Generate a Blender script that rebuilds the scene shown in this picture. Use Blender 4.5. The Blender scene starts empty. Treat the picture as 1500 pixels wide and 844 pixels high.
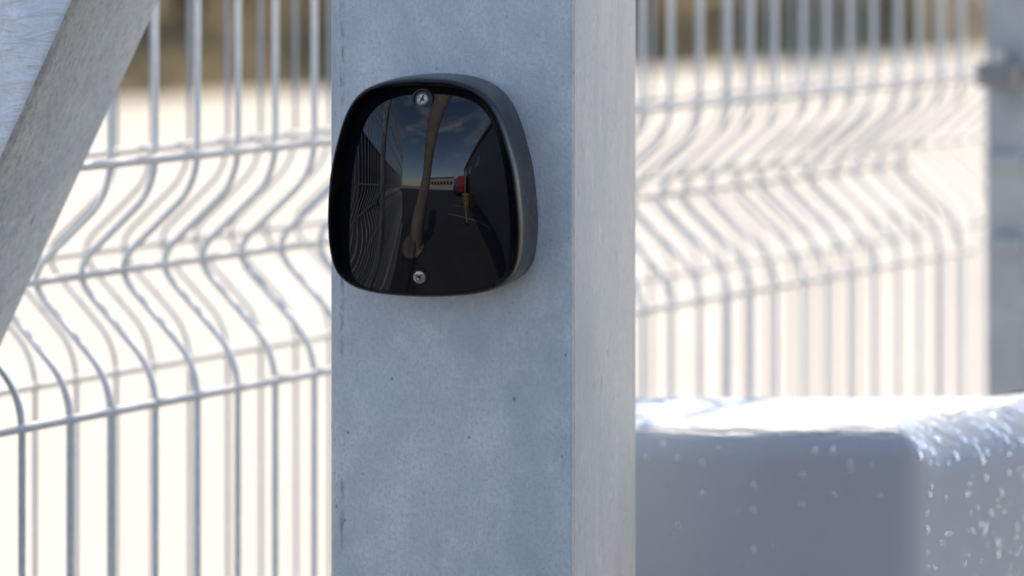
import bpy, bmesh, math, random
from mathutils import Vector, Matrix, noise as mnoise
R = math.radians
random.seed(11)
scene = bpy.context.scene
COL = scene.collection

# ------------------------------------------------------------------ camera
CAM_H = 1.2                      # eye height of the photographer
FPX, CX, HY = 110 / 36 * 1500, 750.0, -165.0
cam_d = bpy.data.cameras.new('camera')
cam = bpy.data.objects.new('camera', cam_d); COL.objects.link(cam)
cam.location = (0, 0, CAM_H); cam.rotation_euler = (R(90), 0, 0)
cam_d.lens = 110; cam_d.sensor_width = 36
cam_d.shift_y = -(422 - HY) / 1500
cam_d.clip_start = 0.05; cam_d.clip_end = 2000
cam_d.dof.use_dof = True
cam_d.dof.focus_distance = 2.20
cam_d.dof.aperture_fstop = 4.2
cam_d.dof.aperture_blades = 0
scene.camera = cam

# ------------------------------------------------------------------ light
SUN_EL, SUN_AZ = R(52), R(16)    # azimuth measured from +Y towards +X
world = bpy.data.worlds.new('World'); scene.world = world; world.use_nodes = True
wn, wl = world.node_tree.nodes, world.node_tree.links
wn.clear()
sky = wn.new('ShaderNodeTexSky'); sky.sky_type = 'NISHITA'; sky.sun_disc = False
sky.sun_elevation = SUN_EL; sky.sun_rotation = SUN_AZ
sky.air_density = 1.0; sky.dust_density = 0.3; sky.ozone_density = 3.0
tc = wn.new('ShaderNodeTexCoord')
mp = wn.new('ShaderNodeMapping'); mp.inputs['Scale'].default_value = (1, 1, 2.6)
nz = wn.new('ShaderNodeTexNoise'); nz.inputs['Scale'].default_value = 3.2; nz.inputs['Detail'].default_value = 8
nz.inputs['Roughness'].default_value = 0.58
rp = wn.new('ShaderNodeValToRGB'); rp.color_ramp.elements[0].position = 0.51; rp.color_ramp.elements[1].position = 0.78
mx = wn.new('ShaderNodeMix'); mx.data_type = 'RGBA'; mx.inputs['B'].default_value = (5.0, 5.1, 5.5, 1)
bg = wn.new('ShaderNodeBackground'); bg.inputs['Strength'].default_value = 0.125
out = wn.new('ShaderNodeOutputWorld')
wl.new(tc.outputs['Generated'], mp.inputs['Vector']); wl.new(mp.outputs['Vector'], nz.inputs['Vector'])
wl.new(nz.outputs['Fac'], rp.inputs['Fac']); wl.new(rp.outputs['Color'], mx.inputs['Factor'])
wl.new(sky.outputs['Color'], mx.inputs['A']); wl.new(mx.outputs['Result'], bg.inputs['Color'])
wl.new(bg.outputs['Background'], out.inputs['Surface'])

sun_d = bpy.data.lights.new('sun', 'SUN'); sun_d.energy = 2.85; sun_d.angle = R(0.53); sun_d.color = (1.0, 0.86, 0.66)
sun = bpy.data.objects.new('sun', sun_d); COL.objects.link(sun)
to_sun = Vector((math.sin(SUN_AZ) * math.cos(SUN_EL), math.cos(SUN_AZ) * math.cos(SUN_EL), math.sin(SUN_EL)))
sun.rotation_euler = to_sun.to_track_quat('Z', 'Y').to_euler(); sun.location = (4, 6, 8)

scene.view_settings.view_transform = 'Standard'; scene.view_settings.look = 'None'
scene.view_settings.gamma = 1; scene.view_settings.use_curve_mapping = False
scene.view_settings.exposure = 1.45
scene.cycles.max_bounces = 8
scene.cycles.use_denoising = True

# ------------------------------------------------------------------ helpers
def lin(r, g, b):
    f = lambda c: ((c / 255 + 0.055) / 1.055) ** 2.4 if c > 10 else c / 255 / 12.92
    return (f(r), f(g), f(b), 1)

class Mat:
    def __init__(s, name, base=(0.5, 0.5, 0.5, 1), rough=0.5, metal=0.0, coat=0.0, spec=None):
        s.m = bpy.data.materials.new(name); s.m.use_nodes = True
        s.n, s.l = s.m.node_tree.nodes, s.m.node_tree.links
        s.b = s.n['Principled BSDF']
        s.b.inputs['Base Color'].default_value = base
        s.b.inputs['Roughness'].default_value = rough
        s.b.inputs['Metallic'].default_value = metal
        s.b.inputs['Coat Weight'].default_value = coat
        if spec is not None: s.b.inputs['Specular IOR Level'].default_value = spec
        s.col = base; s.h = None
        s.tc = s.n.new('ShaderNodeTexCoord')
    def noise(s, scale, detail=4, rough=0.5, stretch=(1, 1, 1), rot=(0, 0, 0), coord='Object', dist=0):
        m = s.n.new('ShaderNodeMapping'); m.inputs['Scale'].default_value = stretch; m.inputs['Rotation'].default_value = rot
        s.l.new(s.tc.outputs[coord], m.inputs['Vector'])
        t = s.n.new('ShaderNodeTexNoise'); t.inputs['Scale'].default_value = scale
        t.inputs['Detail'].default_value = detail; t.inputs['Roughness'].default_value = rough
        t.inputs['Distortion'].default_value = dist
        s.l.new(m.outputs['Vector'], t.inputs['Vector'])
        return t.outputs['Fac']
    def voro(s, scale, stretch=(1, 1, 1), feature='F1', out='Distance', rnd=1.0):
        m = s.n.new('ShaderNodeMapping'); m.inputs['Scale'].default_value = stretch
        s.l.new(s.tc.outputs['Object'], m.inputs['Vector'])
        t = s.n.new('ShaderNodeTexVoronoi'); t.feature = feature; t.inputs['Scale'].default_value = scale
        t.inputs['Randomness'].default_value = rnd
        s.l.new(m.outputs['Vector'], t.inputs['Vector'])
        return t.outputs[out]
    def math(s, op, a, b=0.0, clamp=False):
        t = s.n.new('ShaderNodeMath'); t.operation = op; t.use_clamp = clamp
        for k, v in enumerate((a, b)):
            if isinstance(v, (int, float)): t.inputs[k].default_value = v
            else: s.l.new(v, t.inputs[k])
        return t.outputs[0]
    def ramp(s, fac, p0, p1, v0=0.0, v1=1.0):
        t = s.n.new('ShaderNodeMapRange'); t.inputs['From Min'].default_value = p0; t.inputs['From Max'].default_value = p1
        t.inputs['To Min'].default_value = v0; t.inputs['To Max'].default_value = v1
        s.l.new(fac, t.inputs['Value']); return t.outputs[0]
    def blend(s, fac, color):
        """mix `color` over the current base colour by fac"""
        t = s.n.new('ShaderNodeMix'); t.data_type = 'RGBA'
        if isinstance(fac, (int, float)): t.inputs['Factor'].default_value = fac
        else: s.l.new(fac, t.inputs['Factor'])
        if isinstance(s.col, tuple): t.inputs['A'].default_value = s.col
        else: s.l.new(s.col, t.inputs['A'])
        t.inputs['B'].default_value = color
        s.col = t.outputs['Result']; s.l.new(s.col, s.b.inputs['Base Color'])
    def rough(s, fac): s.l.new(fac, s.b.inputs['Roughness'])
    def bump(s, h, strength=0.2, dist=0.001):
        t = s.n.new('ShaderNodeBump'); t.inputs['Strength'].default_value = strength; t.inputs['Distance'].default_value = dist
        s.l.new(h, t.inputs['Height'])
        if s.h is not None: s.l.new(s.h, t.inputs['Normal'])
        s.h = t.outputs['Normal']; s.l.new(s.h, s.b.inputs['Normal'])
    def sep(s, axis, coord='Object'):
        t = s.n.new('ShaderNodeSeparateXYZ'); s.l.new(s.tc.outputs[coord], t.inputs[0]); return t.outputs[axis]

def mesh_obj(name, bm, mat, parent=None, smooth=True, flat_angle=None):
    me = bpy.data.meshes.new(name); bm.to_mesh(me); bm.free()
    return link_mesh(name, me, mat, parent, smooth, flat_angle)
def link_mesh(name, me, mat, parent=None, smooth=True, flat_angle=None):
    me.materials.append(mat.m)
    if smooth: me.polygons.foreach_set('use_smooth', [True] * len(me.polygons))
    if flat_angle is not None: me.set_sharp_from_angle(angle=R(flat_angle))
    o = bpy.data.objects.new(name, me); COL.objects.link(o)
    if parent: o.parent = parent
    return o
def thing(name, label, cat, loc=(0, 0, 0), rotz=0.0, group=None):
    o = bpy.data.objects.new(name, None); COL.objects.link(o); o.empty_display_size = 0.1
    o.location = loc; o.rotation_euler = (0, 0, rotz)
    return tag(o, label, cat, group)
def tag(o, label, cat, group=None):
    o['label'] = label; o['category'] = cat
    if group: o['group'] = group
    return o
def child_copy(src, parent, loc):
    c = src.copy(); COL.objects.link(c); c.parent = parent; c.location = loc
    return c
def box(bm, lo, hi, bevel=0.0, seg=2):
    vs = [bm.verts.new((x, y, z)) for x in (lo[0], hi[0]) for y in (lo[1], hi[1]) for z in (lo[2], hi[2])]
    fs = [bm.faces.new([vs[i] for i in q]) for q in ((0, 1, 3, 2), (4, 6, 7, 5), (0, 4, 5, 1), (2, 3, 7, 6), (0, 2, 6, 4), (1, 5, 7, 3))]
    if bevel:
        es = list({e for f in fs for e in f.edges})
        bmesh.ops.bevel(bm, geom=es, offset=bevel, segments=seg, profile=0.5, affect='EDGES')
    bmesh.ops.recalc_face_normals(bm, faces=bm.faces[:])
def tube(bm, pts, r, sides=10, cap=True):
    """tube swept along a polyline"""
    pts = [Vector(p) for p in pts]; rings = []
    t0 = (pts[1] - pts[0]).normalized()
    ref = Vector((1, 0, 0)) if abs(t0.x) < 0.9 else Vector((0, 0, 1))
    for i, p in enumerate(pts):
        a = pts[max(i - 1, 0)]; b = pts[min(i + 1, len(pts) - 1)]
        t = (b - a).normalized(); u = t.cross(ref).normalized(); v = t.cross(u)
        rr = r[i] if isinstance(r, (list, tuple)) else r
        rings.append([bm.verts.new(p + rr * (math.cos(k * 2 * math.pi / sides) * u + math.sin(k * 2 * math.pi / sides) * v)) for k in range(sides)])
    for a, b in zip(rings, rings[1:]):
        for k in range(sides):
            bm.faces.new((a[k], a[(k + 1) % sides], b[(k + 1) % sides], b[k]))
    if cap:
        bm.faces.new(rings[0][::-1]); bm.faces.new(rings[-1])
    bmesh.ops.recalc_face_normals(bm, faces=bm.faces[:])
def cyl(bm, c, r, h, axis='z', sides=20, bev=0.0):
    """solid of revolution about axis through c, from 0 to h"""
    prof = [(0, 0), (r - bev, 0), (r, bev), (r, h - bev), (r - bev, h), (0, h)] if bev else [(0, 0), (r, 0), (r, h), (0, h)]
    lathe(bm, c, prof, axis, sides)
def lathe(bm, c, prof, axis='z', sides=24):
    c = Vector(c); rings = []
    for (r, h) in prof:
        ring = []
        for k in range(sides if r > 1e-9 else 1):
            a = 2 * math.pi * k / sides
            x, y = r * math.cos(a), r * math.sin(a)
            ring.append(bm.verts.new(c + (Vector((x, y, h)) if axis == 'z' else Vector((x, h, y)) if axis == 'y' else Vector((h, x, y)))))
        rings.append(ring)
    for a, b in zip(rings, rings[1:]):
        n = sides
        for k in range(n):
            if len(a) == 1 and len(b) == 1: break
            if len(a) == 1: bm.faces.new((a[0], b[k], b[(k + 1) % n]))
            elif len(b) == 1: bm.faces.new((a[k], a[(k + 1) % n], b[0]))
            else: bm.faces.new((a[k], a[(k + 1) % n], b[(k + 1) % n], b[k]))
    bmesh.ops.recalc_face_normals(bm, faces=bm.faces[:])
def prism(bm, poly, z0, z1):
    lo = [bm.verts.new((x, y, z0)) for x, y in poly]; hi = [bm.verts.new((x, y, z1)) for x, y in poly]
    n = len(poly)
    bm.faces.new(lo[::-1]); bm.faces.new(hi)
    for k in range(n): bm.faces.new((lo[k], lo[(k + 1) % n], hi[(k + 1) % n], hi[k]))
    bmesh.ops.recalc_face_normals(bm, faces=bm.faces[:])
def catmull(pts, n, closed=True):
    res = []; m = len(pts)
    for i in range(m):
        p0, p1, p2, p3 = (Vector(pts[(i + k - 1) % m]) for k in range(4))
        for j in range(n):
            t = j / n
            res.append(0.5 * ((2 * p1) + (p2 - p0) * t + (2 * p0 - 5 * p1 + 4 * p2 - p3) * t * t + (3 * p1 - p0 - 3 * p2 + p3) * t ** 3))
    return res
def rounded(pts, rad, n=6):
    """polyline with its inner corners rounded by quadratic curves"""
    pts = [Vector(p) for p in pts]; res = [pts[0]]
    for a, b, c in zip(pts, pts[1:], pts[2:]):
        d1 = min(rad, (a - b).length * 0.45); d2 = min(rad, (c - b).length * 0.45)
        p, q = b + (a - b).normalized() * d1, b + (c - b).normalized() * d2
        for k in range(n + 1):
            t = k / n; res.append(p * (1 - t) ** 2 + b * 2 * t * (1 - t) + q * t * t)
    res.append(pts[-1]); return res

# ------------------------------------------------------------------ materials
def galv(name, base, metal=0.35, rough=0.5, streak=(1, 1, 1), grain=1.0, pits=0.5, side=None):
    m = Mat(name, base, rough, metal)
    r, g, b, _ = base
    cloud = m.noise(9, 5, 0.6, streak, dist=0.6)
    m.blend(m.ramp(cloud, 0.36, 0.66, 0.0, 1.0), (r * 0.70, g * 0.76, b * 0.82, 1))
    cloud2 = m.noise(30, 6, 0.65, streak)
    m.blend(m.ramp(cloud2, 0.46, 0.72, 0.0, 0.7), (r * 1.32, g * 1.26, b * 1.2, 1))
    patch = m.noise(14, 3, 0.5, (1, 1, 1.8), (0.3, 0.2, 0.9))
    m.blend(m.ramp(patch, 0.52, 0.68, 0.0, 0.45), (r * 0.92, g * 1.02, b * 1.0, 1))
    fine = m.noise(430, 4, 0.75, streak)
    m.blend(m.ramp(fine, 0.46, 0.68, 0.0, 0.42 * grain), (r * 0.66, g * 0.68, b * 0.7, 1))
    # small dark pits and short scratches in the zinc
    pit = m.math('ADD', m.voro(120, (1, 1, 0.7)), m.ramp(m.noise(55, 2), 0.3, 0.7, -0.05, 0.09)); gate = m.noise(26, 2)
    pm = m.math('MULTIPLY', m.ramp(pit, 0.14, 0.07, 0, 1), m.ramp(gate, 0.48, 0.60, 0, pits))
    m.blend(pm, (0.13, 0.14, 0.155, 1))
    span = m.voro(150, (1, 1, 1), 'F1', 'Color')          # zinc spangle: each crystal its own slight tone
    m.blend(m.ramp(span, 0.45, 1.0, 0.0, 0.30), (r * 0.78, g * 0.8, b * 0.83, 1))
    drip = m.noise(34, 3, 0.5, (1, 1, 0.06))
    m.blend(m.ramp(drip, 0.56, 0.72, 0.0, 0.35), (r * 0.80, g * 0.82, b * 0.84, 1))
    rust = m.math('MULTIPLY', m.ramp(m.noise(70, 5, 0.7), 0.58, 0.68), m.ramp(m.noise(7, 2), 0.5, 0.62))
    m.blend(m.math('MULTIPLY', rust, 0.4), (min(1, r * 1.5), min(1, g * 1.45), min(1, b * 1.38), 1))
    sc = m.noise(140, 2, 0.5, (1, 1, 0.16)); sg = m.noise(18, 2, 0.5)
    m.blend(m.math('MULTIPLY', m.ramp(sc, 0.70, 0.76, 0, 0.6), m.ramp(sg, 0.52, 0.64)), (r * 0.4, g * 0.4, b * 0.42, 1))
    m.rough(m.ramp(cloud2, 0.3, 0.8, rough - 0.08, rough + 0.14))
    m.bump(fine, 0.35 * grain, 0.0010); m.bump(cloud2, 0.12, 0.002)
    return m
M_post = galv('galvanised_post_steel', (0.585, 0.625, 0.66, 1), 0.35, 0.46, (1, 1, 0.7), 1.7, 0.85)
# rough seam line left by the rolled corner along the left edge
_x = M_post.sep(0); _seam = M_post.math('MULTIPLY', M_post.ramp(_x, 0.0085, 0.0098), M_post.ramp(_x, 0.0128, 0.0112))
_seam = M_post.math('MULTIPLY', _seam, M_post.ramp(M_post.noise(260, 3, 0.6, (1, 1, 0.35)), 0.42, 0.6)); _seam = M_post.math('MULTIPLY', _seam, M_post.ramp(M_post.noise(9, 2, 0.5, (0.1, 0.1, 1)), 0.44, 0.52))
M_post.blend(M_post.math('MULTIPLY', _seam, 0.7), (0.15, 0.17, 0.2, 1))
M_side = galv('brushed_post_flank_lit_tone', (0.43, 0.422, 0.41, 1), 0.1, 0.6, (1, 1, 0.35), 1.6, 0.6)  # warmer, duller than the front: flank light put into the colour; brushed grain real
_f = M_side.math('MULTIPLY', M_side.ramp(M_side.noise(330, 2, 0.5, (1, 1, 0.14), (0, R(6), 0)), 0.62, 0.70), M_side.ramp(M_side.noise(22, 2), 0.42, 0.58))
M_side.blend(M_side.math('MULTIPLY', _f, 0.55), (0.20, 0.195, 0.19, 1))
M_brace_side = galv('coarse_brace_flank_shade_tone', (0.62, 0.585, 0.535, 1), 0.1, 0.65, (1, 1, 0.5), 2.2, 0.6)  # warm darker tone carries this face's shade; the coarse grain is its own
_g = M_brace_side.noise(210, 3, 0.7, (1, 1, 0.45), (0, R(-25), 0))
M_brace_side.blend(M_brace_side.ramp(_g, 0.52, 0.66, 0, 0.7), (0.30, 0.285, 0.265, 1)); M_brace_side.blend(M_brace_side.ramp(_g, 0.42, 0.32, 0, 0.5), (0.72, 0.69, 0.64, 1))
M_brace = galv('galvanised_brace_steel', (0.84, 0.86, 0.89, 1), 0.2, 0.5, (1, 1, 0.6), 1.2, 0.35)  # pale bluish tone carries the sky light falling on the front
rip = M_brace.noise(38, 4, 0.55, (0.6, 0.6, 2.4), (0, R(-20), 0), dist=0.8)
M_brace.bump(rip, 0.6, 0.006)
M_wire = galv('galvanised_wire', (0.66, 0.665, 0.665, 1), 0.12, 0.6, (1, 1, 0.3), 1.2, 0.2)
M_wire_h = galv('sunlit_tone_wire', (0.66, 0.62, 0.57, 1), 0.0, 0.6, (0.3, 1, 1), 1.2, 0.3)  # warmer than the uprights: their sunlit look is put into the colour
M_wire2 = galv('pale_weathered_wire', (0.37, 0.395, 0.43, 1), 0.05, 0.7, (1, 1, 0.3), 1.0, 0.2)
M_fpost = galv('galvanised_fence_post', (0.40, 0.42, 0.43, 1), 0.3, 0.5)
M_steel = Mat('stainless_screw', (0.36, 0.355, 0.35, 1), 0.36, 1.0)
M_steel.bump(M_steel.noise(1500, 3), 0.1, 0.0002)
M_bolt = Mat('bolt_steel', (0.5, 0.5, 0.49, 1), 0.35, 0.8)
M_clamp = Mat('dark_clamp', (0.17, 0.175, 0.17, 1), 0.5, 0.2)
M_clamp.blend(M_clamp.ramp(M_clamp.noise(60), 0.4, 0.7), (0.23, 0.23, 0.22, 1))

M_hous = Mat('black_housing_plastic', (0.006, 0.006, 0.007, 1), 0.3, spec=0.4)
hn = M_hous.noise(900, 3, 0.6); M_hous.bump(hn, 0.12, 0.0004)
M_hous.blend(M_hous.ramp(M_hous.noise(45, 5), 0.55, 0.85, 0, 0.4), (0.03, 0.03, 0.033, 1))   # dust film
M_hous.rough(M_hous.ramp(M_hous.noise(30, 5), 0.3, 0.7, 0.20, 0.36))
M_lens = Mat('smoked_gloss_lens', (0.004, 0.004, 0.006, 1), 0.015, 0.0, 0.0, 0.5)
sm = M_lens.noise(24, 5, 0.6, (1, 1, 0.5))
M_lens.rough(M_lens.ramp(sm, 0.45, 0.8, 0.012, 0.07))
M_dark = Mat('recess_black', (0.008, 0.008, 0.009, 1), 0.4)

M_bar = Mat('white_barrier_plastic', (0.325, 0.355, 0.40, 1), 0.42)
M_bar.blend(M_bar.ramp(M_bar.noise(6, 5, 0.6), 0.45, 0.8, 0, 0.5), (0.28, 0.30, 0.345, 1))
M_bar.blend(M_bar.ramp(M_bar.noise(70, 4, 0.6), 0.6, 0.8, 0, 0.4), (0.25, 0.265, 0.30, 1))
M_bar.bump(M_bar.noise(240, 4), 0.1, 0.001)
_nz = M_bar.math('POWER', M_bar.math('MAXIMUM', M_bar.sep(2, 'Normal'), 0.0), 4.0)
M_bar.bump(M_bar.math('MULTIPLY', M_bar.noise(46, 4, 0.6, (0.3, 1.9, 1), dist=0.6), _nz), 0.75, 0.014)
M_bar.b.inputs['Specular IOR Level'].default_value = 0.35
M_bar.bump(M_bar.noise(420, 3, 0.7), 0.25, 0.0015)
M_water = Mat('water', (0.82, 0.85, 0.88, 1), 0.02)
M_clear = Mat('clear_water', (1, 1, 1, 1), 0.01); M_clear.b.inputs['Transmission Weight'].default_value = 1.0; M_clear.b.inputs['IOR'].default_value = 1.33
M_water.b.inputs['Transmission Weight'].default_value = 0.68; M_water.b.inputs['IOR'].default_value = 1.33

# ------------------------------------------------------------------ ground
FA = R(37.5); FU = Vector((math.sin(FA), math.cos(FA), 0)); FV = Vector((-math.cos(FA), math.sin(FA), 0))
F0 = Vector((-0.3866, 2.465, 0))          # foot of the first wire seen at the left border
M_gr = Mat('pale_gravel', (0.46, 0.415, 0.35, 1), 0.9)
M_gr.blend(M_gr.ramp(M_gr.noise(0.6, 6, 0.6), 0.4, 0.7), (0.42, 0.375, 0.31, 1))
M_gr.blend(M_gr.ramp(M_gr.noise(40, 4, 0.7), 0.5, 0.75, 0, 0.6), (0.34, 0.31, 0.27, 1))
M_gr.bump(M_gr.noise(60, 5, 0.7), 0.5, 0.01)
def grid_sheet(name, mat, x0, x1, y0, y1, step, zf, kind='structure'):
    bm = bmesh.new(); nx, ny = int((x1 - x0) / step), int((y1 - y0) / step)
    v = [[bm.verts.new((x0 + (x1 - x0) * i / nx, y0 + (y1 - y0) * j / ny, 0)) for i in range(nx + 1)] for j in range(ny + 1)]
    for row in v:
        for p in row: p.co.z = zf(p.co.x, p.co.y)
    for j in range(ny):
        for i in range(nx): bm.faces.new((v[j][i], v[j][i + 1], v[j + 1][i + 1], v[j + 1][i]))
    o = mesh_obj(name, bm, mat); o['kind'] = kind; return o
grid_sheet('ground', M_gr, -600, 600, -600, 600, 60, lambda x, y: 0.0)
M_as = Mat('asphalt', (0.05, 0.05, 0.052, 1), 0.85)
M_as.blend(M_as.ramp(M_as.noise(1.1, 6, 0.6), 0.45, 0.7), (0.075, 0.073, 0.07, 1))
M_as.blend(M_as.ramp(M_as.noise(160, 3, 0.7), 0.55, 0.7, 0, 0.6), (0.13, 0.13, 0.125, 1))
M_as.bump(M_as.noise(150, 4, 0.7), 0.6, 0.006)
bm = bmesh.new()
e0 = F0 + FV * 0.10
quad = [Vector((-30, 0.5, 0)), e0 - FU * 0.95, Vector((3, 1.75, 0)), Vector((9, 2.6, 0)), Vector((30, 0, 0)), Vector((30, -40, 0)), Vector((-30, -40, 0))]
bm.faces.new([bm.verts.new((p.x, p.y, 0.004)) for p in quad])
bmesh.ops.recalc_face_normals(bm, faces=bm.faces[:])
mesh_obj('asphalt_yard', bm, M_as, smooth=False)['kind'] = 'structure'

M_line = Mat('worn_road_paint', (0.6, 0.6, 0.57, 1), 0.7); M_line.blend(M_line.ramp(M_line.noise(12, 5, 0.7), 0.5, 0.6), (0.1, 0.1, 0.1, 1))
for k in range(5):
    bm = bmesh.new(); y_ = -3.5 - 2.6 * k
    bm.faces.new([bm.verts.new((x, y, 0.008)) for x, y in ((-0.7, y_), (1.9, y_ + 0.2), (1.9, y_ + 0.3), (-0.7, y_ + 0.1))])
    mesh_obj('parking_line', bm, M_line, smooth=False)['kind'] = 'structure'
# far bank: starts 18 m away on the left and runs obliquely to the right
BK0, BK1 = Vector((-1.97, 17.7)), Vector((2.15, 21.8))
bd = (BK1 - BK0).normalized(); bnrm = Vector((-bd.y, bd.x))
M_bank = Mat('dry_grass', (0.17, 0.125, 0.05, 1), 0.9)
M_bank.blend(M_bank.ramp(M_bank.noise(1.3, 5, 0.6), 0.45, 0.65), (0.09, 0.062, 0.03, 1))
M_bank.blend(M_bank.ramp(M_bank.noise(9, 5, 0.7), 0.5, 0.7, 0, 0.8), (0.24, 0.18, 0.08, 1))
bm = bmesh.new(); rows = []
for j in range(15):
    row = []
    for i in range(121):
        s = -42 + i * 0.7; d = j * 0.55
        h = 0.75 * (1 - math.exp(-d * 0.55)) + 0.12 * mnoise.noise(Vector((s * 0.7, d * 0.9, 3.1))) * min(1, d)
        p = BK0 + bd * s + bnrm * (d + 0.12 * mnoise.noise(Vector((s * 0.9, 0, 0))))
        row.append(bm.verts.new((p.x, p.y, h - 0.01 if j else -0.05)))
    rows.append(row)
for a, b in zip(rows, rows[1:]):
    for i in range(120): bm.faces.new((a[i], a[i + 1], b[i + 1], b[i]))
mesh_obj('earth_bank', bm, M_bank)['kind'] = 'structure'
M_tuft = Mat('dry_grass_blades', (0.21, 0.155, 0.055, 1), 0.8)
M_tuft.blend(M_tuft.ramp(M_tuft.noise(2.0, 3), 0.4, 0.6), (0.17, 0.13, 0.05, 1))
bm = bmesh.new(); rnd = random.Random(5)
for k in range(7000):
    s = rnd.uniform(-7, 9); d = rnd.uniform(0.02, 2.6)
    h0 = 0.75 * (1 - math.exp(-d * 0.55)) - 0.05
    p = BK0 + bd * s + bnrm * d; a = rnd.uniform(0, 6.28); w = rnd.uniform(0.006, 0.014); L = rnd.uniform(0.10, 0.34)
    lean = Vector((rnd.gauss(0, 0.08), rnd.gauss(0, 0.08), L)); u = Vector((math.cos(a) * w, math.sin(a) * w, 0)); q = Vector((p.x, p.y, h0))
    bm.faces.new([bm.verts.new(v) for v in (q - u, q + u, q + lean)])
g = mesh_obj('dry_grass', bm, M_tuft, smooth=False); g['kind'] = 'stuff'; tag(g, 'dry ochre grass growing on the far bank', 'grass')

LEAF = []
for nm, c1, c2 in (('ochre_leaves', (0.16, 0.115, 0.035, 1), (0.09, 0.065, 0.025, 1)), ('russet_leaves', (0.105, 0.05, 0.032, 1), (0.05, 0.03, 0.022, 1)),
                   ('grey_twigs', (0.14, 0.125, 0.10, 1), (0.075, 0.065, 0.05, 1))):
    m = Mat(nm, c1, 0.7); m.blend(m.ramp(m.noise(7, 4), 0.42, 0.6), c2); LEAF.append(m)
M_bark = Mat('bark', (0.09, 0.065, 0.045, 1), 0.9); M_bark.bump(M_bark.noise(40, 4, 0.6, (1, 1, 0.2)), 0.5, 0.01)
SHRUB_LABEL = {}
def shrub(kind, seed, H, W, loc, label):
    r = random.Random(seed)
    t = thing('shrub', label, 'shrub', loc, r.uniform(0, 6.28), 'shrubs on the far bank')
    bm = bmesh.new(); tips = []
    for k in range(11):
        a = r.uniform(0, 6.28); sp = r.uniform(0.1, 0.5) * W; h = r.uniform(0.6, 0.95) * H
        pts = [Vector((0.04 * math.cos(a), 0.04 * math.sin(a), -0.05))]
        for q in range(1, 6):
            f = q / 5; pts.append(Vector((math.cos(a) * sp * f ** 1.3 + r.gauss(0, 0.03), math.sin(a) * sp * f ** 1.3 + r.gauss(0, 0.03), h * f)))
        tube(bm, pts, [0.022 * (1 - 0.8 * q / 5) for q in range(6)], 6); tips += pts[2:]
    mesh_obj('branches', bm, M_bark, t)
    bm = bmesh.new()
    for k in range(1500):
        b = r.choice(tips); p = b + Vector((r.gauss(0, 0.14 * W), r.gauss(0, 0.14 * W), r.gauss(0, 0.10 * H)))
        if p.z < 0.03: p.z = r.uniform(0.03, 0.3)
        L = r.uniform(0.035, 0.085); u = Vector((r.gauss(0, 1), r.gauss(0, 1), r.gauss(0, 1))).normalized(); w = u.orthogonal().normalized()
        bm.faces.new([bm.verts.new(v) for v in (p - u * L, p + w * L * 0.45, p + u * L, p - w * L * 0.45)])
    mesh_obj('foliage', bm, LEAF[kind], t, smooth=False)
def bank_z(d): return 0.75 * (1 - math.exp(-d * 0.55)) - 0.05
spots = [(-3.4, 1.0, 2, 'greyish bare shrub on the far bank behind the left fence wires and brace'),
         (-1.6, 1.1, 0, 'ochre leaved shrub on the far bank, leftmost one beside the diagonal brace'),
         (-0.2, 0.8, 1, 'russet shrub on the far bank seen between wires left of the post'),
         (1.2, 1.3, 0, 'ochre leaved shrub on the far bank just left of the steel post'),
         (2.6, 1.0, 1, 'russet shrub on the far bank hidden mostly by the steel post'),
         (3.9, 0.9, 1, 'dark russet shrub on the far bank just right of the steel post'),
         (5.2, 1.2, 2, 'greyish twiggy shrub on the far bank above the white barrier'),
         (6.6, 0.9, 0, 'ochre leaved shrub on the far bank near the right fence post'),
         (8.0, 1.1, 2, 'greyish shrub on the far bank behind the right fence post')]
for k, (s, d, kind, lab) in enumerate(spots):
    p = BK0 + bd * s + bnrm * d
    shrub(kind, 40 + k, 1.7 + 0.25 * (k % 3), 1.5, (p.x, p.y, bank_z(d)), lab)

# ------------------------------------------------------------------ gate post and brace (one welded frame, in the post's own axes)
PA = R(14.0); Y_FR = 2.17                    # depth of the post's front right corner
e1 = Vector((math.cos(PA), -math.sin(PA), 0)); e2 = Vector((math.sin(PA), math.cos(PA), 0))
P1 = Vector(((841 - CX) / FPX * Y_FR, Y_FR, 0))
def solve(P, d, px):                          # distance along d from P to the view column px
    k = (px - CX) / FPX
    return (k * P.y - P.x) / (d.x - k * d.y)
PW = -solve(P1, e1, 480); PD = solve(P1, e2, 933)
PO = P1 - e1 * PW                             # front left corner = origin of the post's axes
def face_pt(px, py, y=0.0):
    """point of the plane parallel to the post's face, y behind it, that is seen at px, py -> (u, z)"""
    ray = Vector(((px - CX) / FPX, 1, -(py - HY) / FPX)); n = e2
    t = (PO + e2 * y).dot(n) / Vector((ray.x, ray.y, 0)).dot(n)
    p = ray * t
    return (Vector((p.x, p.y, 0)) - PO).dot(e1), CAM_H + p.z
POST_H = 2.3
post = thing('gate_post', 'square galvanised steel gate post carrying the black sensor', 'post', (PO.x, PO.y, 0), -PA)
bm = bmesh.new()
def rrect(w, d, radii, n=8):
    """rounded rectangle; radii for front-left, front-right, back-right, back-left"""
    res = []
    for (cx, cy, a0), r in zip(((0, 0, 180), (w, 0, 270), (w, d, 0), (0, d, 90)), radii):
        ox = cx + (r if cx == 0 else -r); oy = cy + (r if cy == 0 else -r)
        for k in range(n + 1):
            a = R(a0 + 90 * k / n); res.append((ox + r * math.cos(a), oy + r * math.sin(a)))
    return res
prism(bm, rrect(PW, PD, (0.010, 0.0035, 0.006, 0.008)), 0.012, POST_H)
o = mesh_obj('tube', bm, M_post, post, flat_angle=25)
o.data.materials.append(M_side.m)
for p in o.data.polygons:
    if p.normal.x > 0.8: p.material_index = 1
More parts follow.
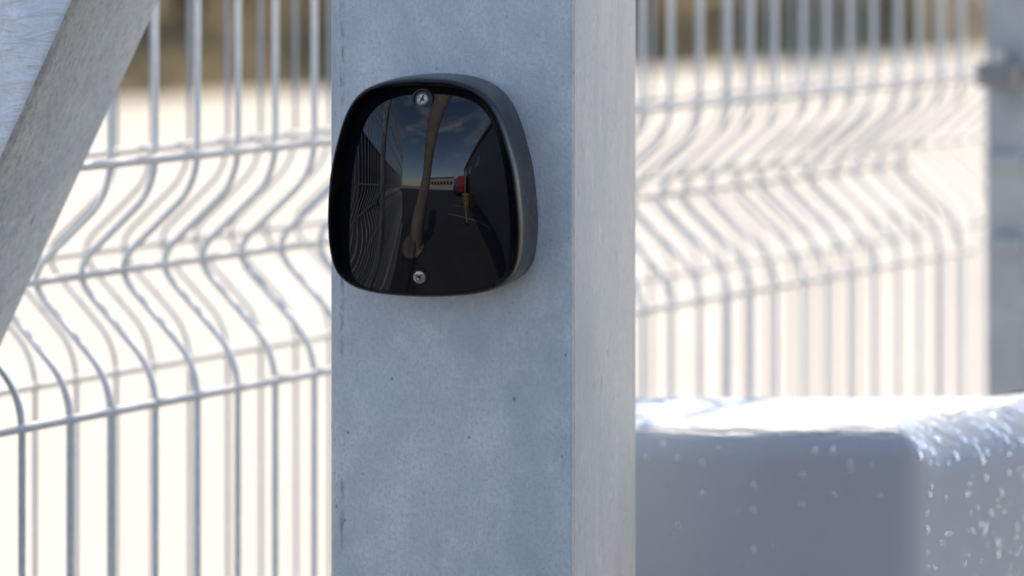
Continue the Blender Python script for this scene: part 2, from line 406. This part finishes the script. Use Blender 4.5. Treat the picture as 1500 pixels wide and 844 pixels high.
bm = bmesh.new(); box(bm, (-0.06, -0.06, 0.004), (PW + 0.06, PD + 0.06, 0.0118), 0.0015); mesh_obj('base_plate', bm, M_post, post, flat_angle=30)
bm = bmesh.new(); box(bm, (-0.003, -0.003, POST_H + 0.0005), (PW + 0.003, PD + 0.003, POST_H + 0.006), 0.001); mesh_obj('cap', bm, M_post, post, flat_angle=30)
for cx_, cy_ in ((-0.035, -0.035), (PW + 0.035, -0.035), (-0.035, PD + 0.035), (PW + 0.035, PD + 0.035)):
    bm = bmesh.new(); lathe(bm, (cx_, cy_, 0.0119), [(0, 0), (0.014, 0), (0.014, 0.009), (0, 0.009)], 'z', 6); mesh_obj('anchor_bolt', bm, M_bolt, post, smooth=False)

# brace: same section depth, leaning 25 degrees, mitred against the post's left face
BY = 0.006
(ua, za), (ub, zb) = face_pt(112, 0, BY), face_pt(0, 246, BY)
sl = (ua - ub) / (za - zb)                    # du per dz of the right front edge
uR = lambda z: ua + (z - za) * sl
BWID = 0.16 * math.sqrt(1 + sl * sl)
(uc, zc) = face_pt(118, 258, 0)               # a point on the back right edge -> depth
lo, hi = 0.02, 0.4
for _ in range(40):
    mid = (lo + hi) / 2; u_, z_ = face_pt(119, 258, BY + mid)
    if u_ - uR(z_) > 0: lo = mid
    else: hi = mid
BD = mid
print('post', PW, PD, 'brace depth', BD, 'slope', math.degrees(math.atan(sl)))
brace = thing('diagonal_brace', 'leaning galvanised steel brace at upper left welded to the gate post', 'brace', (PO.x, PO.y, 0), -PA)
zlow = 0.012; uend = -0.0015
zt_r = za + (uend - ua) / sl; zt_l = za + (uend + BWID - ua) / sl
bm = bmesh.new()
poly = [(uR(zlow) - BWID, zlow), (uR(zlow), zlow), (uend, zt_r), (uend, min(zt_l, POST_H - 0.01))]
f = [bm.verts.new((u, BY, z)) for u, z in poly]; b = [bm.verts.new((u, BY + BD, z)) for u, z in poly]
bm.faces.new(f); bm.faces.new(b[::-1])
for k in range(4): bm.faces.new((f[k], b[k], b[(k + 1) % 4], f[(k + 1) % 4]))
bmesh.ops.recalc_face_normals(bm, faces=bm.faces[:])
bm.edges.ensure_lookup_table()
long_e = [e for e in bm.edges if abs((e.verts[0].co - e.verts[1].co).z) > 0.3 and abs((e.verts[0].co - e.verts[1].co).x) > 0.05]
bmesh.ops.bevel(bm, geom=long_e, offset=0.009, segments=5, profile=0.5, affect='EDGES')
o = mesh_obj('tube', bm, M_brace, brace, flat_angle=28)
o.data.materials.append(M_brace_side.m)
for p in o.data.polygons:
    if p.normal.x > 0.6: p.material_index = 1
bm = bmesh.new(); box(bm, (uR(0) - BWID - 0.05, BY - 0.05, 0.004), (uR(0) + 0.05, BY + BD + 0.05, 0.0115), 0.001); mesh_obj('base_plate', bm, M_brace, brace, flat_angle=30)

def bead(bm, c, r, nrm, tall=1.0, flat=0.45, seg=8, rings=4):
    """water bead: part of a flattened ball standing on a surface with normal nrm, drawn out downwards"""
    nrm = Vector(nrm).normalized(); dn = Vector((0, 0, -1)); dn = (dn - nrm * dn.dot(nrm))
    dn = dn.normalized() if dn.length > 0.05 else nrm.orthogonal().normalized()
    sd = nrm.cross(dn); c = Vector(c); prev = None
    for j in range(rings + 1):
        a = math.pi / 2 * j / rings; rr = math.cos(a); hh = math.sin(a)
        ring = []
        for k in range(seg if j < rings else 1):
            th = 2 * math.pi * k / seg; x, y = math.cos(th), math.sin(th)
            yy = y * tall * (0.85 if y > 0 else 1.15)
            ring.append(bm.verts.new(c + sd * (x * r * rr * (1 - 0.25 * max(0, -y))) + dn * (yy * r * rr + 0.25 * r * hh * (tall - 0.7)) + nrm * (hh * r * flat - 0.0001)))
        if prev:
            for k in range(seg):
                if len(ring) == 1: bm.faces.new((prev[k], prev[(k + 1) % seg], ring[0]))
                else: bm.faces.new((prev[k], prev[(k + 1) % seg], ring[(k + 1) % seg], ring[k]))
        prev = ring
# a single water drop / zinc run on the brace's side
bn = Vector((math.cos(math.atan(sl)), 0, -math.sin(math.atan(sl))))
for _y in [0.5]:
    lo, hi = 0.0, BD
    for _ in range(40):
        mid = (lo + hi) / 2; u_, z_ = face_pt(48, 322, BY + mid)
        if u_ - uR(z_) > 0: lo = mid
        else: hi = mid
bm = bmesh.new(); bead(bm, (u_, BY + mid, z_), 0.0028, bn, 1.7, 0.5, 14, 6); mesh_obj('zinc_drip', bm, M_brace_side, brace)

# ------------------------------------------------------------------ the black sensor
HD = 0.050                                    # how far the housing stands off the post
Zs = lambda x, y: (x / 2.0095 + 440, y / 2.0095 + 60)
ridge_px = [(365, 112), (300, 115), (238, 125), (184, 147), (150, 180), (126, 226), (108, 283), (93, 346), (82, 415), (77, 490), (77, 565), (84, 630), (103, 686),
            (147, 724), (210, 743), (290, 752), (365, 755), (440, 753), (515, 745), (574, 728), (612, 703), (635, 662), (644, 602), (645, 540), (640, 470),
            (630, 390), (614, 322), (596, 260), (574, 208), (545, 168), (504, 138), (440, 118)]
lens_px = [(355, 140), (290, 150), (222, 168), (188, 205), (165, 262), (148, 335), (138, 425), (122, 520), (118, 590), (128, 650), (158, 692), (215, 720),
           (290, 735), (365, 740), (450, 737), (530, 724), (585, 696), (616, 650), (627, 585), (626, 500), (615, 410), (596, 320), (572, 245), (542, 190), (495, 156), (425, 142)]
uc0, zc0 = face_pt(*Zs(362, 425), -HD)
sensor = thing('gate_sensor', 'black dome fronted sensor screwed to the steel post', 'sensor',
               (PO.x + e1.x * uc0 - e2.x * 0.0003, PO.y + e1.y * uc0 - e2.y * 0.0003, zc0), -PA)
def polar(pts, depth):
    loc = [Vector((face_pt(*Zs(*p), depth)[0] - uc0, face_pt(*Zs(*p), depth)[1] - zc0)) for p in pts]
    fine = catmull(loc, 12)
    tab = sorted((math.atan2(p.y, p.x), p.length) for p in fine)
    ang = [t[0] for t in tab]; rad = [t[1] for t in tab]
    def f(a):
        a = (a + math.pi) % (2 * math.pi) - math.pi
        import bisect
        i = bisect.bisect(ang, a); a0, r0 = (ang[i - 1], rad[i - 1]) if i else (ang[-1] - 2 * math.pi, rad[-1])
        a1, r1 = (ang[i], rad[i]) if i < len(ang) else (ang[0] + 2 * math.pi, rad[0])
        t = (a - a0) / max(a1 - a0, 1e-9); return r0 + (r1 - r0) * t
    return f
r_out = polar(ridge_px, -HD); r_in = polar(lens_px, -HD + 0.012)
NS = 144
HALF_U, HALF_V = 0.058, 0.072
def lens_y(u, v):
    a, b = u / HALF_U, v / HALF_V
    return -(0.0275 + 0.0170 * (1 - a * a) + 0.0140 * (1 - b * b) - 0.0035 * b - 0.0040 * b ** 3 + 0.0065 * min(1, a * a) * min(1, b * b))
ridge_y = lambda v: -(HD - 0.0012) - 0.0012 * v / HALF_V
def ring_pts(fn): return [fn(2 * math.pi * k / NS) for k in range(NS)]
bm = bmesh.new(); rings = []
def P(a, r, y): return Vector((r * math.cos(a), y, r * math.sin(a)))
# (blend outward, y) profile of the shell from the post to the ridge, over the ridge and down the inner wall to the lens
shell = [(0.0010, 0.0), (0.0012, -0.004), (0.0013, -0.012), (0.0013, -0.022), (0.0012, -0.032), (0.0009, -0.039)]
for off, y in shell: rings.append(ring_pts(lambda a: P(a, r_out(a) + off, y)))
for k in range(1, 8):                        # rounded ridge
    th = math.pi / 2 * k / 7
    rings.append(ring_pts(lambda a: P(a, r_out(a) + 0.0009 - 0.0027 * (1 - math.cos(th)), -0.039 + (ridge_y(r_out(a) * math.sin(a)) + 0.039) * math.sin(th))))
def r_lens(a): return min(r_in(a) * (1.0 + 0.08 * max(0, -math.cos(a)) + 0.03 * max(0, math.cos(a)) + 0.03 * max(0, -math.sin(2 * a)) * (1 if math.cos(a) < 0 else 0.6)), r_out(a) - 0.0030)
def rim(a, t):                                # from the ridge's inner side to the lens edge
    ro, ri = r_out(a) - 0.0018, r_lens(a)
    r = ro + (ri - ro) * t; yl = lens_y(ri * math.cos(a), ri * math.sin(a)) + 0.001
    y0 = ridge_y(ro * math.sin(a))
    s = t * t * (3 - 2 * t)
    return P(a, r, y0 + (max(yl, y0 + 0.0008) - y0) * s)
for k in range(1, 9): rings.append(ring_pts(lambda a: rim(a, k / 8)))
vr = [[bm.verts.new(p) for p in ring] for ring in rings]
for a, b in zip(vr, vr[1:]):
    for k in range(NS): bm.faces.new((a[k], a[(k + 1) % NS], b[(k + 1) % NS], b[k]))
bm.faces.new(vr[0])
bmesh.ops.recalc_face_normals(bm, faces=bm.faces[:])
mesh_obj('housing', bm, M_hous, sensor, flat_angle=50)
# lens: smooth convex shell inside the rim
bm = bmesh.new(); prev = None; NR = 36
for j in range(NR + 1):
    t = j / NR; ring = []
    for k in range(NS if j else 1):
        a = 2 * math.pi * k / NS; r = r_lens(a) * t * 1.003
        u, v = r * math.cos(a), r * math.sin(a); ring.append(bm.verts.new((u, lens_y(u, v), v)))
    if prev:
        for k in range(NS):
            if len(prev) == 1: bm.faces.new((prev[0], ring[k], ring[(k + 1) % NS]))
            else: bm.faces.new((prev[k], ring[k], ring[(k + 1) % NS], prev[(k + 1) % NS]))
    prev = ring
bmesh.ops.recalc_face_normals(bm, faces=bm.faces[:])
if sum((f.normal.y for f in bm.faces)) > 0: bmesh.ops.reverse_faces(bm, faces=bm.faces[:])
mesh_obj('lens', bm, M_lens, sensor)
# screws with a cross recess, each in a dark sunk collar
def screw_mesh():
    bm = bmesh.new(); n, m = 96, 28; rr = 0.0044; prev = None
    for j in range(m + 1):
        t = j / m; ring = []
        for k in range(n if j else 1):
            a = 2 * math.pi * k / n; r = rr * t; x, z = r * math.cos(a), r * math.sin(a)
            h = 0.0015 * math.sqrt(max(0, 1 - (t * 0.96) ** 3)) + 0.0005
            w = 0.00072
            if max(abs(x), abs(z)) < 0.0030 and min(abs(x), abs(z)) < w: h -= 0.0024 * (1 - max(abs(x), abs(z)) / 0.0060)
            ring.append(bm.verts.new((x, -h, z)))
        if prev:
            for k in range(n):
                if len(prev) == 1: bm.faces.new((prev[0], ring[k], ring[(k + 1) % n]))
                else: bm.faces.new((prev[k], ring[k], ring[(k + 1) % n], prev[(k + 1) % n]))
        prev = ring
    low = [bm.verts.new((v.co.x, 0.004, v.co.z)) for v in prev]
    for k in range(n): bm.faces.new((prev[k], low[k], low[(k + 1) % n], prev[(k + 1) % n]))
    bmesh.ops.recalc_face_normals(bm, faces=bm.faces[:])
    return bm
s0 = None
for px, py, rc, roll, tilt in ((622, 145, 0.0078, 0.45, R(-9)), (623, 402, 0.0062, 0.7, R(9))):
    us, zs = face_pt(px, py, -0.040); us -= uc0; zs -= zc0
    ys = lens_y(us, zs)
    bm = bmesh.new(); lathe(bm, (0, 0, 0), [(rc, 0.006), (rc, -0.0006), (rc - 0.0006, -0.0016), (rc - 0.0014, -0.0016), (rc - 0.0022, -0.0004), (0, -0.0004)], 'y', 40)
    c = mesh_obj('screw_collar', bm, M_hous, sensor, flat_angle=40); c.location = (us, ys, zs); c.rotation_euler = (tilt, 0, 0)
    if s0 is None: s0 = mesh_obj('screw', screw_mesh(), M_steel, c, flat_angle=35); s0.location = (0, -0.0003, 0); s0.rotation_euler = (0, roll, 0)
    else:
        s = child_copy(s0, c, (0, -0.0003, 0)); s.rotation_euler = (0, roll, 0)
# fine rain specks on the housing's right flank and top
bm = bmesh.new(); rnd = random.Random(3)
for k in range(26):
    a = R(rnd.uniform(-38, 118)); y = -rnd.uniform(0.005, 0.036); r = r_out(a) + 0.0012
    da = 0.01; pa, pb = P(a - da, r_out(a - da), 0), P(a + da, r_out(a + da), 0)
    tg = (pb - pa).normalized(); nrm = Vector((tg.z, 0, -tg.x))
    if nrm.dot(Vector((math.cos(a), 0, math.sin(a)))) < 0: nrm = -nrm
    bead(bm, P(a, r, y), rnd.choice((0.0003, 0.0003, 0.0004)), nrm, rnd.uniform(1, 1.5), 0.6, 8, 3)
o = mesh_obj('rain_specks', bm, M_clear, sensor); o['kind'] = 'stuff'

# ------------------------------------------------------------------ welded mesh fences
FROT = math.atan2(FU.y, FU.x)
SP, FOLD = 0.05, 0.098
FOLDS = (0.24, 0.874, 1.50, 1.90)            # heights of the fold tips
FENCE_TOP = 2.03
def wire_path():
    pts = [(0, 0, 0.05)]
    for h in FOLDS: pts += [(0, 0, h - 0.075), (0, FOLD, h), (0, 0, h + 0.077)]
    pts.append((0, 0, FENCE_TOP)); return rounded(pts, 0.030, 7)
wire_ob = {}
def mesh_fence(label, origin, i0, i1, dz=0.0, rw=0.0030, mw=None, group='welded mesh fence panels'):
    """panel whose wires stand at i*SP along the fence line from `origin`"""
    t = thing('mesh_fence', label, 'fence', tuple(origin + FU * (i0 * SP) + Vector((0, 0, dz))), FROT, group)
    n = i1 - i0
    for k in range(n + 1):
        if rw not in wire_ob:
            bm = bmesh.new(); tube(bm, wire_path(), rw, 10)
            wire_ob[rw] = mesh_obj('vertical_wire', bm, mw or M_wire, t)
        else: c = child_copy(wire_ob[rw], t, (k * SP + random.gauss(0, 0.0009), random.gauss(0, 0.0012), 0)); c.rotation_euler = (random.gauss(0, 0.0012), random.gauss(0, 0.0012), 0)
    L = n * SP; first = None
    hs = []
    for h in FOLDS: hs += [(h - 0.0985, -0.0061), (h, FOLD - 0.0165), (h + 0.1025, -0.0061)]
    for (h, y) in hs:
        if first is None:
            bm = bmesh.new(); pw, rw_ = [(-0.02, 0, 0)], [0.0037]
            for q in range(n + 1):
                for d, ex in ((-0.006, 0), (-0.0025, 0.7), (0.0025, 0.8), (0.006, 0)):
                    pw.append((q * SP + d, 0.0004 * math.sin(q * 0.37), 0.0006 * math.sin(q * 0.23))); rw_.append(0.0037 + 0.0004 * ex * random.uniform(0.4, 1.2))
            pw.append((L + 0.02, 0, 0)); rw_.append(0.0037); tube(bm, pw, rw_, 8)
            first = mesh_obj('horizontal_wire', bm, M_wire_h, t); first.location = (0, y, h)
        else: child_copy(first, t, (0, y, h))
    return t
mesh_fence('folded wire mesh panel between the gate post and the right fence post', F0, -20, 30)
mesh_fence('folded wire mesh panel running on behind the camera at the left', F0, -72, -22)
mesh_fence('blurred second wire mesh panel standing just behind the nearer one', F0 + FV * 0.22 + FU * 0.025, -14, 44, -0.017, 0.0020, M_wire2)

def fence_post(label, i_edge, seen_px=None):
    s = i_edge * SP
    o = F0 + FU * s - FV * 0.03
    t = thing('fence_post', label, 'post', (o.x, o.y, 0), FROT, 'square fence posts')
    bm = bmesh.new(); prism(bm, rrect(0.06, 0.06, (0.006,) * 4, 5), 0.004, 2.1); mesh_obj('tube', bm, M_fpost, t, flat_angle=30)
    bm = bmesh.new(); box(bm, (-0.002, -0.002, 2.1005), (0.062, 0.062, 2.108), 0.002); mesh_obj('cap', bm, M_clamp, t, flat_angle=30)
    for h in FOLDS:
        for dz, w in ((0.1025, 0.030), (0.0, 0.016), (-0.0985, 0.016)):
            bm = bmesh.new(); box(bm, (-0.034 if dz > 0.05 else -0.014, 0.004, h + dz - w / 2), (-0.0005, 0.052, h + dz + w / 2), 0.002)
            c = mesh_obj('clamp', bm, M_clamp if dz > 0.05 else M_fpost, t, flat_angle=30)
            bm = bmesh.new(); box(bm, (-0.0005, -0.0045, h + dz - w / 2 + 0.002), (0.03, -0.0003, h + dz + w / 2 - 0.002), 0.001); mesh_obj('strap', bm, M_bolt, c, flat_angle=30)
            if dz > 0.05: bm = bmesh.new(); cyl(bm, (-0.018, 0.028, h + dz + w / 2 + 0.0002), 0.009, 0.014, 'z', 6); mesh_obj('nut', bm, M_bolt, c, flat_angle=30)
    return t
s_edge = None
for k in range(2000):                        # put the post where its back left corner is seen at the photo's 1440
    s_ = 1.4 + k * 0.0005; q = F0 + FU * s_ + FV * 0.03
    if CX + FPX * q.x / q.y > 1441: s_edge = s_; break
fence_post('blurred grey fence post with clamps at the right edge', s_edge / SP)
fence_post('grey fence post standing left of the camera outside the view', -21.6)

# ------------------------------------------------------------------ wet white plastic barrier
BZ, BT = 2.50, CAM_H - (629 - HY) / FPX * 2.50
barrier = thing('plastic_barrier', 'wet white plastic barrier block beaded with raindrops beside the steel post', 'barrier', (0, BZ, 0))
def wing_r(t):                                 # the rounded rim is wider along the slanting wing than along the front
    t = max(0, min(1, t / 0.05)); return 0.026 + 0.026 * t * t * (3 - 2 * t)
corner = rounded([(-0.12, 0), (0.318, 0), (0.5527, 0.2291)], 0.018, 10)[1:-1]
outline = [Vector((-0.12, 0)), Vector((0.1, 0))] + corner + [Vector((0.318, 0)) + Vector((0.7155, 0.6986)) * q for q in (0.03, 0.04, 0.05, 0.07, 0.12, 0.2, 0.30)] + [Vector((0.53, 0.26)), Vector((0.50, 0.245)), Vector((0.40, 0.172)), Vector((-0.12, 0.165))]
nO = len(outline); rads, nrms = [], []
for k, p in enumerate(outline):
    a_, b_ = outline[k - 1], outline[(k + 1) % nO]
    d1, d2 = (p - a_).normalized(), (b_ - p).normalized(); n1, n2 = Vector((d1.y, -d1.x)), Vector((d2.y, -d2.x)); m_ = (n1 + n2).normalized()
    nrms.append(m_ / max(0.5, m_.dot(n1)))
    rads.append(wing_r((p - Vector((0.318, 0))).length if p.y > 0.001 and p.x > 0.3 else 0) if k < nO - 4 else 0.014)
bm = bmesh.new(); rings = [[bm.verts.new((p.x, p.y, 0.006)) for p in outline]]
for q in range(0, 11):
    th = math.pi / 2 * q / 10
    rings.append([bm.verts.new((p.x - n_.x * r_ * (1 - math.cos(th)), p.y - n_.y * r_ * (1 - math.cos(th)), BT - r_ * (1 - math.sin(th)))) for p, n_, r_ in zip(outline, nrms, rads)])
for a, b in zip(rings, rings[1:]):
    for k in range(nO): bm.faces.new((a[k], a[(k + 1) % nO], b[(k + 1) % nO], b[k]))
bm.faces.new(rings[-1]); bm.faces.new(rings[0][::-1])
bmesh.ops.recalc_face_normals(bm, faces=bm.faces[:])
body = mesh_obj('body', bm, M_bar, barrier, flat_angle=60)
bm = bmesh.new(); prism(bm, [(-0.15, -0.05), (0.335, -0.05), (0.55, 0.165), (0.45, 0.29), (-0.15, 0.29)], 0.0045, 0.10); mesh_obj('foot', bm, M_bar, barrier, flat_angle=30)
# beads of water: those one can pick out on the front face singly, the rest joined
def front_xz(px, py): return (px - CX) / FPX * BZ, CAM_H - (py - HY) / FPX * BZ
drops = [(1103, 713, 6, 1.6), (1103, 747, 6, 1.4), (1103, 806, 5.5, 1.5), (993, 674, 6, 1.2), (1029, 679, 6, 1.3), (1029, 724, 5, 1.3), (1194, 663, 7, 1.2), (1220, 663, 7, 1.3),
         (1245, 684, 7, 1.8), (1176, 696, 5, 1.2), (1175, 739, 5.5, 1.3), (1222, 724, 5, 1.0), (1288, 726, 5.5, 1.0), (972, 652, 6, 1.2), (946, 672, 5, 1.3), (993, 770, 4.5, 1.8), (1145, 640, 4, 1.0),
         (1052, 658, 4, 1.0), (1276, 682, 4, 1.0)]
for px, py, r, tall in drops:
    x, z = front_xz(px, py)
    bm = bmesh.new(); bead(bm, (0, 0, 0), r / FPX * BZ * 0.85, (0, -1, 0), tall, 0.5, 14, 6)
    o = mesh_obj('water_drop', bm, M_water, barrier)
    dz = BT - 0.026 - z
    y = 0.0 if dz < 0 else 0.0
    if z > BT - 0.026: y = 0.026 - math.sqrt(max(0, 0.026 ** 2 - (z - BT + 0.026) ** 2))
    o.location = (x, y, z)
bm = bmesh.new(); rnd = random.Random(8)
wd = Vector((0.182, 0.178, 0)).normalized(); wnm = Vector((wd.y, -wd.x, 0))
for k in range(260):                          # wing on the right
    s = rnd.uniform(0.02, 0.235); z = BT - 0.046 - abs(rnd.gauss(0, 0.13))
    if z < 0.3: continue
    r = rnd.choice((0.001, 0.0013, 0.0016, 0.002, 0.0028))
    p = Vector((0.318, 0, z)) + wd * s; bead(bm, p, r * 0.9, wnm, rnd.uniform(1.0, 1.45), 0.5, 9, 4)
for k in range(240):                          # top and its rounded rim
    x, y = rnd.uniform(-0.09, 0.46), rnd.uniform(0.03, 0.145)
    if x - 0.318 > y * 1.02 - 0.035: continue
    bead(bm, (x, y, BT), rnd.choice((0.002, 0.003, 0.004, 0.007)), (0, 0, 1), rnd.uniform(1, 1.8), 0.2, 9, 3)
for k in range(95):
    th = R(rnd.uniform(15, 80)); s = rnd.uniform(0.0, 0.24)
    nrm = wnm * math.cos(th) + Vector((0, 0, 1)) * math.sin(th)
    rr_ = wing_r(s); c = Vector((0.318, 0, BT - rr_)) + wd * s - wnm * rr_ + nrm * (rr_ - 0.0003)
    if s < 0.012: continue
    bead(bm, c, rnd.choice((0.0016, 0.0024, 0.0034)), nrm, rnd.uniform(1.0, 1.6), 0.5, 9, 4)
for k in range(60):                          # faint small ones on the front
    x = rnd.uniform(-0.1, 0.30); z = BT - 0.03 - rnd.uniform(0, 0.35)
    bead(bm, (x, 0, z), rnd.choice((0.0008, 0.001, 0.0013)), (0, -1, 0), rnd.uniform(1, 1.6), 0.45, 8, 3)
o = mesh_obj('small_drops', bm, M_water, barrier); o['kind'] = 'stuff'

# ------------------------------------------------------------------ the yard behind the camera, seen in the sensor's lens
M_hall = Mat('beige_cladding', (0.42, 0.37, 0.30, 1), 0.7)
M_hall.blend(M_hall.ramp(M_hall.noise(0.8, 4), 0.4, 0.7, 0, 0.6), (0.34, 0.30, 0.25, 1))
M_tan = Mat('tan_concrete', (0.36, 0.31, 0.25, 1), 0.85); M_tan.blend(M_tan.ramp(M_tan.noise(5, 5), 0.4, 0.7), (0.25, 0.215, 0.175, 1)); M_tan.bump(M_tan.noise(80, 4), 0.3, 0.004)
M_glass = Mat('window_glass', (0.03, 0.035, 0.04, 1), 0.05)
M_cream = Mat('cream_render', (0.62, 0.58, 0.50, 1), 0.85); M_cream.blend(M_cream.ramp(M_cream.noise(1.5, 4), 0.45, 0.7, 0, 0.6), (0.5, 0.46, 0.4, 1))
M_tyre = Mat('tyre_rubber', (0.02, 0.02, 0.02, 1), 0.8)
def hall(label, x0, x1, y0, y1, h, mat, nwin, face):
    t = thing('building', label, 'building', ((x0 + x1) / 2, (y0 + y1) / 2, 0)); t['group'] = 'buildings behind the camera'
    hx, hy = (x1 - x0) / 2, (y1 - y0) / 2
    bm = bmesh.new(); box(bm, (-hx, -hy, 0.004), (hx, hy, h)); mesh_obj('wall', bm, mat, t, smooth=False)
    bm = bmesh.new(); box(bm, (-hx - 0.25, -hy - 0.25, h + 0.002), (hx + 0.25, hy + 0.25, h + 0.35), 0.03); mesh_obj('roof', bm, M_clamp, t, smooth=False)
    for k in range(nwin):
        f = (k + 0.5) / nwin * 2 - 1
        bm = bmesh.new()
        if face == 'x': box(bm, (-hx - 0.04, f * hy - 0.8, h * 0.55), (-hx - 0.002, f * hy + 0.8, h * 0.75), 0.01)
        else: box(bm, (f * hx - 0.8, hy + 0.002, h * 0.4), (f * hx + 0.8, hy + 0.04, h * 0.7), 0.01)
        mesh_obj('window', bm, M_glass, t, smooth=False)
hall('shaded beige hall reflected at the right of the black lens', 2.2, 14, -26, 0.9, 4.0, M_hall, 5, 'x')  # reflected hall, shaped close, tall and beige to cut sky and warm the post
hall('low cream building on the reflected skyline of the lens', -22, -3, -58, -50, 4.5, M_cream, 8, 'y')
pole = thing('concrete_pole', 'tan bent concrete column reflected left of centre in the black lens', 'pole', (-1.05, -0.15, 0))
bm = bmesh.new(); tube(bm, catmull([(-0.62, 0.1, 0.0), (-0.42, 0.06, 0.3), (-0.18, 0.02, 0.75), (-0.03, 0, 1.25), (0, 0, 1.8), (0, 0, 2.6), (0, 0, 3.4), (0, 0, 4.2)], 5)[:36], [0.27 - 0.12 * min(1, q / 14) if q < 17 else 0.15 + 0.17 * ((q - 17) / 18) for q in range(36)], 20); mesh_obj('shaft', bm, M_tan, pole, flat_angle=40)
bm = bmesh.new(); cyl(bm, (-0.62, 0.1, 0.0045), 0.4, 0.05, 'z', 24, 0.02); mesh_obj('footing', bm, M_tan, pole, flat_angle=40)
def lorry(label, loc, rz, paint, L=4.6, H=2.2, name='van'):
    t = thing(name, label, name, loc, rz, 'vehicles parked behind the camera'); m = Mat('paint_' + label.split()[0], paint, 0.35, 0, 0.4)
    bm = bmesh.new()
    prof = [(0, 0.45), (L, 0.45), (L, 1.0), (L - 0.9, 1.15), (L - 1.5, H), (0.05, H), (0, H - 0.2)]
    a = [bm.verts.new((x, -0.95, z)) for x, z in prof]; b2 = [bm.verts.new((x, 0.95, z)) for x, z in prof]
    bm.faces.new(a); bm.faces.new(b2[::-1])
    for k in range(len(prof)): bm.faces.new((a[k], a[(k + 1) % 7], b2[(k + 1) % 7], b2[k]))
    bmesh.ops.recalc_face_normals(bm, faces=bm.faces[:])
    bmesh.ops.bevel(bm, geom=bm.edges[:], offset=0.07, segments=3, affect='EDGES'); mesh_obj('body', bm, m, t, flat_angle=30)
    for x in (0.85, L - 0.9):
        for y in (-0.96, 0.76):
            bm = bmesh.new(); cyl(bm, (x, y, 0.345), 0.34, 0.2, 'y', 24, 0.03); mesh_obj('wheel', bm, M_tyre, t, flat_angle=40)
    for y in (-0.956, 0.954):
        bm = bmesh.new(); box(bm, (L - 2.6, y, 1.3), (L - 1.65, y + 0.003, H - 0.2)); mesh_obj('window', bm, M_glass, t, smooth=False)
lorry('red van parked in the yard reflected right of centre in the lens', (1.45, -17, 0.004), R(100), (0.5, 0.03, 0.02, 1))
lorry('blue van parked in the yard reflected near the centre of the lens', (0.3, -21, 0.004), R(95), (0.03, 0.16, 0.42, 1))
M_yel = Mat('yellow_plastic', (0.55, 0.30, 0.03, 1), 0.5); M_yel.blend(M_yel.ramp(M_yel.noise(8, 4), 0.5, 0.75, 0, 0.6), (0.35, 0.2, 0.04, 1))
bin_ = thing('grit_bin', 'yellow grit bin on the asphalt reflected low right of centre in the lens', 'bin', (1.15, -6.5, 0.004), R(8))
bm = bmesh.new(); prism(bm, [(-0.6, -0.4), (0.6, -0.4), (0.6, 0.4), (-0.6, 0.4)], 0.0, 0.5)
for v in bm.verts:
    if v.co.z < 0.1: v.co.x *= 0.88; v.co.y *= 0.88
bmesh.ops.bevel(bm, geom=bm.edges[:], offset=0.03, segments=3, affect='EDGES'); mesh_obj('body', bm, M_yel, bin_, flat_angle=30)
bm = bmesh.new(); box(bm, (-0.64, -0.43, 0.502), (0.64, 0.43, 0.60), 0.04, 3); mesh_obj('lid', bm, M_yel, bin_, flat_angle=30)
rod = thing('marker_pole', 'thin cream marker pole reflected right of centre in the lens', 'pole', (0.42, -2.6, 0.004))
bm = bmesh.new(); cyl(bm, (0, 0, 0.03), 0.028, 1.55, 'z', 14, 0.006); mesh_obj('shaft', bm, M_cream, rod, flat_angle=40)
bm = bmesh.new(); cyl(bm, (0, 0, 0), 0.14, 0.0299, 'z', 20, 0.008); mesh_obj('foot', bm, M_tyre, rod, flat_angle=40)
# long dark shed beyond the fence, left behind the camera
shed = thing('shed', 'long dark shed beyond the wires reflected at the left of the lens', 'building', (0, 0, 0), FROT, 'buildings behind the camera')
so = F0 + FU * (-19) + FV * 4.2; shed.location = (so.x, so.y, 0)
M_shed = Mat('dark_timber', (0.05, 0.045, 0.04, 1), 0.8); M_shed.bump(M_shed.noise(20, 4, 0.6, (1, 1, 0.1)), 0.4, 0.01)
for k in range(28):
    bm = bmesh.new(); box(bm, (-14 + k, 0 + 0.02 * (k % 2), 0.004), (-13.012 + k, 0.1, 2.7), 0.008, 1)
    mesh_obj('plank', bm, M_shed, shed, smooth=False)
bm = bmesh.new(); box(bm, (-14, 0.1015, 0.004), (14, 4, 2.69)); mesh_obj('wall', bm, M_shed, shed, smooth=False)
bm = bmesh.new(); prism(bm, [(-0.3, 2.702), (4.3, 2.702), (4.3, 2.8), (2, 3.5), (-0.3, 2.8)], -14.3, 14.3)
for v in bm.verts: v.co = Vector((v.co.z, v.co.x, v.co.y))
bmesh.ops.recalc_face_normals(bm, faces=bm.faces[:])
mesh_obj('roof', bm, M_clamp, shed, smooth=False)
